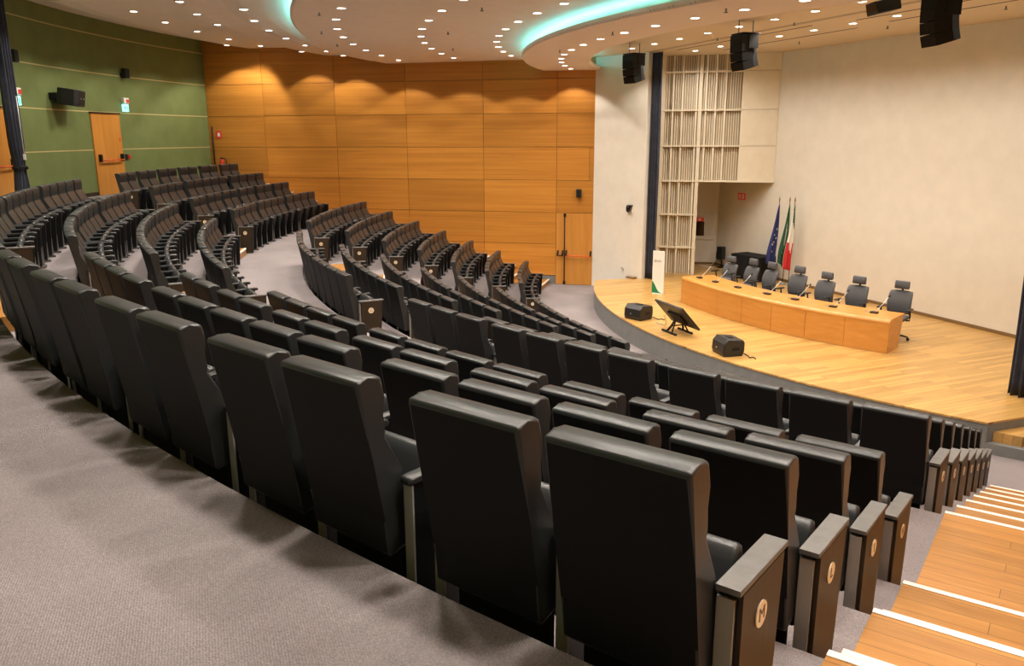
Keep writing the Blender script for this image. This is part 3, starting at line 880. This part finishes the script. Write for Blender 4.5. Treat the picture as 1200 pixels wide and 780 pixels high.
for k in ROWS:
    R = RAD[k]; gap = GAP.get(k, .12)
    dr = R-.15                                        # spacing measured near the seat fronts
    a_end = end_angle(k)
    offs = offsets(S1G[k], gap)
    last = len(offs)-1
    for j, (s, i, n, gi) in enumerate(offs):
        da = math.degrees(s/R)
        # near block: counted from the right aisle stairs (j=0 touches them)
        right = 'panel' if j == 0 else ('arm' if i == 0 else None)
        left = 'panel' if j == last else 'arm'
        add_seat(k, a_end-da, (left, right), 'black leather seat, %s from the right stairs, %s, near block' % (ORD[j+1], ROWPH[k]), 'seats of the near block', ('N', k, j))
        # far block: mirror image against the orange wall
        add_seat(k, -180-(a_end-da), (right, left), 'black leather seat, %s from the orange wall, %s, far block' % (ORD[j+1], ROWPH[k]), 'seats of the far block', ('F', k, j))
    offs = offsets(S2G[k], .09 if k == 'C' else gap)
    tot = offs[-1][0]; last = len(offs)-1
    for j, (s, i, n, gi) in enumerate(offs):
        a = (-90.45 if k == 'C' else -90)-math.degrees((tot/2-s)/R)
        left = 'panel' if j == 0 else 'arm'
        right = 'panel' if j == last else ('arm' if i == n-1 else None)
        add_seat(k, a, (left, right), 'black leather seat, %s from the far aisle, %s, middle block' % (ORD[j+1], ROWPH[k]), 'seats of the middle block', ('M', k, j))

# ------------------------------------------------------------------ wooden aisle steps
LET = dict(zip(ROWS, 'MLIHGFEDCBA'))                 # row letters on the end panels


def wall_pt(R, d, mirror):
    """point at radius R whose distance from the side wall is d (right wall when not mirrored)"""
    p = WP+WD*0; n = Vector((.8248, -.5654))
    q = WP+n*d
    bq = q.dot(WD); t = -bq+math.sqrt(bq*bq-q.length_squared+R*R)
    r = q+WD*t
    return Vector((r.x if mirror else -r.x, r.y))


def aisle_step(r0, r1, z, th, side, label, group, nosing=True):
    """solid tread from radius r0 (its front, with nosing) back to r1; side 'R','L' along the walls or 'M1','M2' radial"""
    if side in 'RL':
        mir = side == 'L'
        q = [wall_pt(r0, 1.67, mir), wall_pt(r0, .0, mir), wall_pt(r1, .0, mir), wall_pt(r1, 1.67, mir)]
    else:
        a0, a1 = (-79.0, -76.15) if side == 'M1' else (-103.85, -101.0)
        q = [pol(r0, a0).to_2d(), pol(r0, a1).to_2d(), pol(r1, a1).to_2d(), pol(r1, a0).to_2d()]
    c = sum(q, Vector((0, 0)))/4
    o = empty('aisle_step', (c.x, c.y, z-th), 0, label, 'step', group)
    m = M['step_'+side]
    loc = [(p.x-c.x, p.y-c.y) for p in q]
    b = MB(); b.prism(loc, 'z', 0, th, m); t = b.build('tread', o)
    t['rot'] = 0
    if nosing:
        d = (q[3]-q[0]).normalized(); w = (q[1]-q[0]).normalized()
        f = [q[0]-d*.006, q[1]-d*.006, q[1]+d*.032, q[0]+d*.032]
        b = MB(); b.prism([(p.x-c.x, p.y-c.y) for p in f], 'z', th-.030, th+.004, M['nosing']); b.build('nosing', o)
    return o


BACKR = {}
for i, k in enumerate(order): BACKR[k] = (EDGE[order[i-1]] if i else None)
for side, nm in (('R', 'right aisle'), ('L', 'orange wall aisle'), ('M1', 'near middle aisle'), ('M2', 'far middle aisle')):
    cnt = 0
    levels = [('A', LAND_Z, FLO['A'])] + [(k, FLO[ROWS[i-1]], FLO[k]) for i, k in enumerate(ROWS) if i > 0]
    seq = []
    for k, zhi, zlo in levels:
        prev = ROWS[ROWS.index(k)-1] if k != 'A' else None
        re = EDGE[k]                                   # edge of the upper tier
        rb = EDGE[prev]-.0 if prev else RWALL-.02
        if k == 'A':
            rb = re+.32
        seq.append((re, rb-.29 if prev and prev != 'D' or (prev == 'D') else rb, zhi, 'full', k))
        seq.append((re-.29, re, (zhi+zlo)/2, 'half', k))
    for r0, r1, z, typ, k in seq:
        up = LET[ROWS[ROWS.index(k)-1]] if k != 'A' else None
        grp = 'wooden steps of the ' + nm
        if typ == 'full':
            if side in ('M1', 'M2') and k == 'E': continue
            lab = 'oak tread with white nosing beside seat row lettered %s, %s' % (up, nm) if up else 'oak tread with white nosing on the rear landing, top of the %s' % nm
            aisle_step(r0-.03, r1, z+.016, .018, side, lab, grp)      # thin board layer lying on the carpet tier
        else:
            lab = 'oak half step with white nosing between seat rows %s and %s, %s' % (up, LET[k], nm) if up else 'oak half step with white nosing below the rear landing, %s' % nm
            aisle_step(r0, r1-.03, z+.012, z+.012-(z-.1385), side, lab, grp)

# ------------------------------------------------------------------ conference desk on the stage
DC = Vector((-1.485, -.972)); DR = 9.683
DA0, DA1 = -98.46, -62.87


def dpt(r, a, z): return Vector((DC.x+r*math.cos(rad(a)), DC.y+r*math.sin(rad(a)), z))


ZT = STAGE+.665
desk = empty('conference_desk', tuple(dpt(DR-.4, -80.6, STAGE)), 0, 'long curved orange veneer conference desk on the stage', 'desk')
Dm = Matrix.Translation(-dpt(DR-.4, -80.6, STAGE))


def desk_sweep(b, prof, a0, a1, m, n):
    """closed (r,z) profile swept about the desk's centre"""
    W = len(prof); V = []
    for i in range(n+1):
        a = a0+(a1-a0)*i/n
        V += [Dm @ dpt(r, a, z) for r, z in prof]
    F = [tuple(range(W))[::-1], tuple(n*W+k for k in range(W))]
    for i in range(n):
        for k in range(W): F.append((i*W+k, i*W+(k+1) % W, (i+1)*W+(k+1) % W, (i+1)*W+k))
    b.faces(V, F, m)


NP = 7
for i in range(NP):
    a0 = DA0+(DA1-DA0)*i/NP; a1 = DA0+(DA1-DA0)*(i+1)/NP
    g = .028 if i in (2, 3, 4, 5) else .012
    b = MB(); desk_sweep(b, [(DR, STAGE+.005), (DR, ZT-.075), (DR-.03, ZT-.075), (DR-.03, STAGE+.005)], a0+(g if i else 0), a1-(g if i < NP-1 else 0), M['desk_wood'], 5); b.build('front_panel', desk)
b = MB()
rnd = [(DR-.075+.08*math.cos(q), ZT-.075+.075*math.sin(q)) for q in [PI/2*i/8 for i in range(9)]]
desk_sweep(b, rnd+[(DR-.86, ZT), (DR-.86, ZT-.035), (DR-.10, ZT-.035), (DR-.04, ZT-.078)], DA0-.03, DA1+.03, M['desk_wood'], 48); b.build('desk_top', desk)
for a0, a1 in ((DA0, DA0+.22), (DA1-.22, DA1)):
    b = MB(); desk_sweep(b, [(DR-.03, STAGE), (DR-.03, ZT-.078), (DR-.10, ZT-.035), (DR-.80, ZT-.035), (DR-.66, STAGE)], a0, a1, M['desk_wood'], 2); b.build('side_panel', desk)

# microphones
mic_pos = [(-.30, -96.2), (-.37, -92.2), (-.42, -87.1), (-.46, -81.4), (-.47, -76.7), (-.42, -70.9), (-.46, -65.7)]
for i, (dr, a) in enumerate(mic_pos):
    p = dpt(DR+dr, a, ZT)
    o = empty('desk_microphone', p, rad(a)+PI/2, 'gooseneck desk microphone with white stem, %s from the left on the desk' % ORD[i+1], 'microphone', 'microphones on the desk')
    b = MB(); b.prism([(-.075, -.05), (.075, -.05), (.065, .055), (-.065, .055)], 'z', 0, .035, M['plastic'], bev=.006); b.build('base', o)
    b = MB(); b.tube([(.02, .03, .03), (.035, .05, .06), (.11, .15, .20), (.165, .215, .315)], .0048, M['wire'], 8); b.build('stem', o)
    b = MB(); b.tube([(.165, .215, .315), (.178, .232, .338), (.187, .243, .352)], [.009, .014, .011], M['black'], 10); b.build('capsule', o)
    b = MB(); b.tube([(-.07, -.02, .012), (-.16, -.01, .006), (-.22, .06, .006), (-.20, .16, .006)], .004, M['gtxt'], 6); b.build('cable', o)

# office chairs behind the desk
ch_pos = [(-101.0, 1.20, 20, -.13), (-93.9, 1.22, 6, -.05), (-88.8, 1.22, 0, -.03), (-82.3, 1.22, 4, 0), (-77.1, 1.22, -2, -.03), (-71.5, 1.20, 0, -.02), (-65.0, 1.16, 0, 0)]
oc = {}


def office_chair(i, a, off, turn, dz):
    p = dpt(DR-off-.12, a, STAGE)
    o = empty('office_chair', p, rad(a)+PI/2+rad(turn), 'grey office chair with headrest behind the desk, %s from the left' % ORD[i+1], 'chair', 'office chairs behind the desk')
    # local: chair faces -y (towards the desk and the seats)
    if not oc:
        b = MB()
        W = 8; H = 8; V = []
        for s in (0, 1):
            for j in range(H+1):
                v = j/H; hw = .225+.012*math.sin(PI*v)-.10*max(0, v-.86)-.06*max(0, .15-v)
                for q in range(W+1):
                    u = q/W*2-1
                    y = .22+.06*v+.05*math.sin(v*PI)*-1+.035*(-(u*u))+s*.045
                    V.append((u*hw, y, .52+.46*v+.012*(1-u*u)*(1 if j == H else 0)))
        K = (W+1)*(H+1); F = []
        for s in (0, 1):
            for j in range(H):
                for q in range(W): x = s*K+j*(W+1)+q; F.append((x, x+1, x+W+2, x+W+1))
        for q in range(W): F += [(q, K+q, K+q+1, q+1), (H*(W+1)+q, H*(W+1)+q+1, K+H*(W+1)+q+1, K+H*(W+1)+q)]
        for j in range(H): x = j*(W+1); F += [(x, x+W+1, K+x+W+1, K+x), (x+W, K+x+W, K+x+2*W+1, x+2*W+1)]
        b.faces(V, F, M['chair_mesh'], True); oc['backrest'] = b.build('backrest')
        b = MB(); b.prism([(.235, 1.03), (.225, 1.06), (.235, 1.17), (.255, 1.195), (.285, 1.19), (.30, 1.15), (.295, 1.05), (.28, 1.03)], 'x', -.145, .145, M['chair_mesh'], bev=.02, smooth=True, seg=3); oc['headrest'] = b.build('headrest')
        b = MB(); b.tube([(0, .28, .93), (0, .31, 1.0), (0, .29, 1.06)], .022, M['plastic'], 8); oc['headrest_post'] = b.build('headrest_post')
        b = MB(); b.prism([(-.24, -.22), (.24, -.22), (.22, .23), (-.22, .23)], 'z', .42, .50, M['chair_mesh'], bev=.03, seg=3); oc['seat'] = b.build('seat')
        b = MB(); b.tube([(0, .10, .40), (0, .27, .42), (0, .30, .55), (0, .30, .78)], .022, M['plastic'], 8); oc['back_support'] = b.build('back_support')
        for s in (-1, 1):
            b = MB(); b.box((s*.29, -.03, .665), (.075, .25, .03), M['plastic'], bev=.012); b.tube([(s*.20, .05, .42), (s*.28, .05, .43), (s*.29, .03, .50), (s*.29, .0, .655)], .018, M['plastic'], 8); oc['armrest', s] = b.build('armrest')
        b = MB(); b.tube([(0, 0, .10), (0, 0, .30), (0, 0, .42)], [.032, .026, .022], M['steel'], 12); oc['column'] = b.build('column')
        for q in range(5):
            t = 2*PI*q/5+.3; d = Vector((math.cos(t), math.sin(t), 0))
            b = MB(); b.tube([d*.03+Vector((0, 0, .11)), d*.18+Vector((0, 0, .095)), d*.29+Vector((0, 0, .07))], [.026, .022, .016], M['plastic'], 8); oc['base_leg', q] = b.build('base_leg')
            b = MB(); pd = Vector((-d.y, d.x, 0)); b.disc(d*.29+Vector((0, 0, .03))-pd*.022, .030, .016, M['black'], 12, pd); b.disc(d*.29+Vector((0, 0, .03))+pd*.008, .030, .016, M['black'], 12, pd); oc['caster', q] = b.build('caster')
        for x in oc.values(): COL.objects.unlink(x)
    leg = {}
    for key, x in oc.items():
        if isinstance(key, tuple) and key[0] == 'caster': continue
        c = link_copy(x, o)
        if key in ('backrest', 'headrest', 'headrest_post', 'back_support'): c.location.z = dz
        if isinstance(key, tuple) and key[0] == 'base_leg': link_copy(oc['caster', key[1]], c)


for i, c in enumerate(ch_pos): office_chair(i, *c)

# black covered table by the back wall
bt = empty('side_table', (-5.15, -6.72, STAGE), rad(8), 'black cloth covered table by the back wall near the flags', 'table')
b = MB(); b.box((0, 0, .70), (1.15, .62, .03), M['cloth'], bev=.008); b.build('table_top', bt)
b = MB(); Vp = []; n = 60
for j, (z, ex_) in enumerate(((.712, .005), (.40, .016), (.02, .03))):
    for i in range(n):
        t = i/n*4; s = int(t); f = t-s
        cs = [(-.575, -.31), (.575, -.31), (.575, .31), (-.575, .31)]
        p = Vector(cs[s]).lerp(Vector(cs[(s+1) % 4]), f); nn = Vector([(0, -1), (1, 0), (0, 1), (-1, 0)][s])
        p = p+nn*(ex_+(.012*math.sin(f*26) if j else 0))
        Vp.append((p.x, p.y, z))
b.faces(Vp, [(j*n+i, j*n+(i+1) % n, (j+1)*n+(i+1) % n, (j+1)*n+i) for j in range(2) for i in range(n)], M['cloth'], True); b.build('cloth_skirt', bt)


# ------------------------------------------------------------------ flags
def flag(name, loc, lean, label, paint, bottom, width, poleh=2.33):
    o = empty(name, loc, PI/2, label, 'flag', 'flags on poles by the back wall')
    top = Vector((lean, 0, poleh))
    b = MB(); b.tube([(0, 0, .02), tuple(top)], .011, M['brown'], 8); b.build('pole', o)
    b = MB(); b.tube([tuple(top), tuple(top+Vector((0, 0, .05))), tuple(top+Vector((0, 0, .14)))], [.014, .020, .003], M['brown'], 8); b.build('finial', o)
    b = MB(); b.tube([(0, 0, 0), (0, 0, .03), (0, 0, .06)], [.085, .08, .02], M['gtxt'], 18); b.build('base', o)
    b = MB(); nu, nv = 14, 26; th = .008
    def P(u, v, s):
        z = poleh-.10-(poleh-.10-bottom(u))*v
        w = width*(.12+.88*min(1, v*1.25)**.8)
        x = lean*(z/poleh)-u*w+.02*math.sin(v*5)
        y = -.02-.03*math.sin(u*9+v*2.2)*min(1, .35+v)-s*th
        return (x, y, z)
    V = []; 
    for s in (0, 1):
        for j in range(nv+1):
            for i in range(nu+1): V.append(P(i/nu, j/nv, s))
    K = (nu+1)*(nv+1); W = nu+1
    groups = {}
    for s in (0, 1):
        for j in range(nv):
            for i in range(nu):
                a = s*K+j*W+i; groups.setdefault(paint((i+.5)/nu, (j+.5)/nv), []).append((a, a+1, a+W+1, a+W))
    rim = []
    for i in range(nu): rim += [(i, K+i, K+i+1, i+1), (nv*W+i, nv*W+i+1, K+nv*W+i+1, K+nv*W+i)]
    for j in range(nv): rim += [(j*W, (j+1)*W, K+(j+1)*W, K+j*W), (j*W+nu, K+j*W+nu, K+(j+1)*W+nu, (j+1)*W+nu)]
    vs = [b.bm.verts.new(v) for v in V]
    groups.setdefault(paint(.5, .5), []).extend(rim)
    for m, fs in groups.items():
        mi = b.mi(M[m])
        for f in fs:
            fc = b.bm.faces.new([vs[q] for q in f]); fc.material_index = mi; fc.smooth = True
    fl = b.build('cloth', o)
    return o, fl, P


o, fl, P = flag('european_flag', (-4.20, -6.74, STAGE), .06, 'dark blue flag with pale stars hanging on the left pole', lambda u, v: 'eu', lambda u: .55+.05*u, .26)
b = MB()
for (u, v) in ((.25, .40), (.55, .50), (.35, .62), (.7, .66), (.5, .78), (.2, .55)):
    c = Vector(P(u, v, 1)); pts5 = []
    for q in range(10):
        r = .032 if q % 2 == 0 else .014
        pts5.append((c.x+r*math.sin(q*PI/5), c.y-.010, c.z+r*math.cos(q*PI/5)))
    b.faces(pts5+[(x, y+.008, z) for x, y, z in pts5], [tuple(range(10)), tuple(range(19, 9, -1))]+[(i, (i+1) % 10, 10+(i+1) % 10, 10+i) for i in range(10)], M['star'])
b.build('stars', fl)
flag('regional_flag', (-4.05, -6.50, STAGE), .05, 'green flag with pale emblem hanging on the middle pole', lambda u, v: 'fwhite' if (abs(u-.45-.1*math.sin(v*9)) < .09 and .25 < v < .8) else ('fgreen' if u < .6 else 'fdark'), lambda u: .45+.20*u, .22)
flag('italian_flag', (-3.90, -6.42, STAGE), .02, 'green white and red striped flag hanging on the right pole', lambda u, v: 'fgreen' if v+.35*u < .40 else ('fwhite' if v-.25*(1-u) < .52 and u > .12 or v < .58 else 'fred'), lambda u: .42+.06*u, .22)

# ------------------------------------------------------------------ things at the front of the stage
t0 = Vector((-4.23, -10.62)); t1 = Vector((-3.96, -10.43)); tc = (t0+t1)/2; td = (t1-t0).normalized()
to = empty('totem_sign', (tc.x, tc.y, STAGE), math.atan2(td.y, td.x), 'white upright totem board with a green wave on the stage by the curtain', 'sign')
w = .165
b = MB(); b.box((0, 0, .585), (2*w, .035, 1.13), M['paper'], bev=.004); b.build('board', to)
b = MB(); wave = [(-w, .025), (w*.80, .025)]+[(w*.80-(1.80*w)*(i/16), .03+.31*(.30*(i/16)+.70*smooth_step((i/16-.25)/.75))) for i in range(1, 17)]
b.prism(wave, 'y', -.0195, -.0175, M['gwave']); b.build('green_wave', to)
b = MB(); b.box((-.085, -.0185, .885), (.060, .003, .060), M['gtxt'], bev=.001); b.box((-.085, -.0205, .885), (.030, .002, .030), M['paper'])
for q, (z, L) in enumerate(((.905, .11), (.887, .13), (.869, .10))): b.box((-.035+L/2, -.0185, z), (L, .002, .007), M['gtxt'])
b.build('logo_print', to)
b = MB(); b.box((0, .02, .012), (.28, .14, .024), M['paper'], bev=.004); b.build('foot', to)


def wedge(loc, rz, lab):
    o = empty('floor_monitor_speaker', loc, rz, lab, 'speaker', 'black floor monitor speakers')
    b = MB(); prof = [(-.21, .0), (.17, .0), (.21, .10), (.21, .26), (.18, .31), (-.14, .34), (-.22, .25), (-.235, .08)]
    b.prism(prof, 'x', -.25, .25, M['plastic'], bev=.02, seg=3); b.build('cabinet', o)
    b = MB(); b.box((0, -.0, .335), (.16, .10, .012), M['black'], bev=.003); b.build('handle', o)
    b = MB(); b.disc((-.03, -.235, .14), .018, .012, M['steel'], 12, (0, -1, 0)); b.build('socket', o)
    b = MB(); b.box((.252, .02, .15), (.008, .15, .06), M['black']); b.build('side_handle', o)
    b = MB(); b.tube([(.18, .20, .05), (.30, .27, .012), (.42, .22, .012), (.40, .32, .012), (.52, .30, .012)], .010, M['black'], 6); b.build('cable', o)


wedge((-1.62, -12.48, STAGE), rad(18), 'black floor monitor speaker at the stage edge, the farther left one')
wedge((1.80, -12.42, STAGE), rad(-8), 'black floor monitor speaker at the stage edge, the nearer right one')
sm = empty('confidence_monitor', (-.07, -12.38, STAGE), rad(0), 'large dark flat screen tilted back on a low black stand at the stage edge', 'monitor')
Tm = Matrix.Translation((.02, -.065, .405)) @ Matrix.Rotation(rad(42.6), 4, 'X')
b = MB(); b.box((0, .0, 0), (1.10, .045, .665), M['plastic'], bev=.008, mtx=None); bmesh.ops.transform(b.bm, matrix=Tm, verts=b.bm.verts[:]); b.build('screen_case', sm)
b = MB(); b.box((0, .0245, 0), (1.05, .006, .62), M['screen']); bmesh.ops.transform(b.bm, matrix=Tm, verts=b.bm.verts[:]); b.build('screen', sm)
b = MB(); b.box((0, -.04, -.06), (.50, .05, .28), M['black'], bev=.01); b.disc((-.22, -.024, .10), .018, .006, M['steel'], 10, (0, -1, 0)); bmesh.ops.transform(b.bm, matrix=Tm, verts=b.bm.verts[:]); b.build('rear_housing', sm)
for y, yy in ((-.22, -.10), (.18, .06)):
    b = MB(); b.box((-.015, y, .02), (.56, .045, .04), M['black'], bev=.006); b.tube([(-.10, y, .03), (-.02, (y+yy)/2, .16), (.02, yy, .30)], .024, M['black'], 8); b.tube([(.10, y, .03), (.04, yy, .28)], .016, M['black'], 8); b.build('stand_leg', sm)
b = MB(); b.tube([(0, -.16, .16), (0, .12, .16)], .014, M['black'], 8); b.build('cross_bar', sm)
b = MB(); b.tube([(-.42, -.10, .30), (-.50, .0, .10), (-.62, .05, .012), (-.95, .02, .012), (-1.1, .1, .012)], .006, M['gtxt'], 6); b.build('cable', sm)

# ------------------------------------------------------------------ render look
w = bpy.data.worlds.new('world'); sc.world = w; w.use_nodes = True
w.node_tree.nodes['Background'].inputs['Color'].default_value = (.02, .02, .02, 1)
w.node_tree.nodes['Background'].inputs['Strength'].default_value = .1
sc.view_settings.view_transform = 'Standard'; sc.view_settings.look = 'None'; sc.view_settings.gamma = 1
sc.view_settings.use_curve_mapping = False
sc.view_settings.exposure = -.12
sc.cycles.max_bounces = 8; sc.cycles.diffuse_bounces = 5; sc.cycles.glossy_bounces = 3; sc.cycles.transmission_bounces = 2
sc.cycles.sample_clamp_indirect = 6; sc.cycles.caustics_reflective = False; sc.cycles.caustics_refractive = False
sc.cycles.use_denoising = True
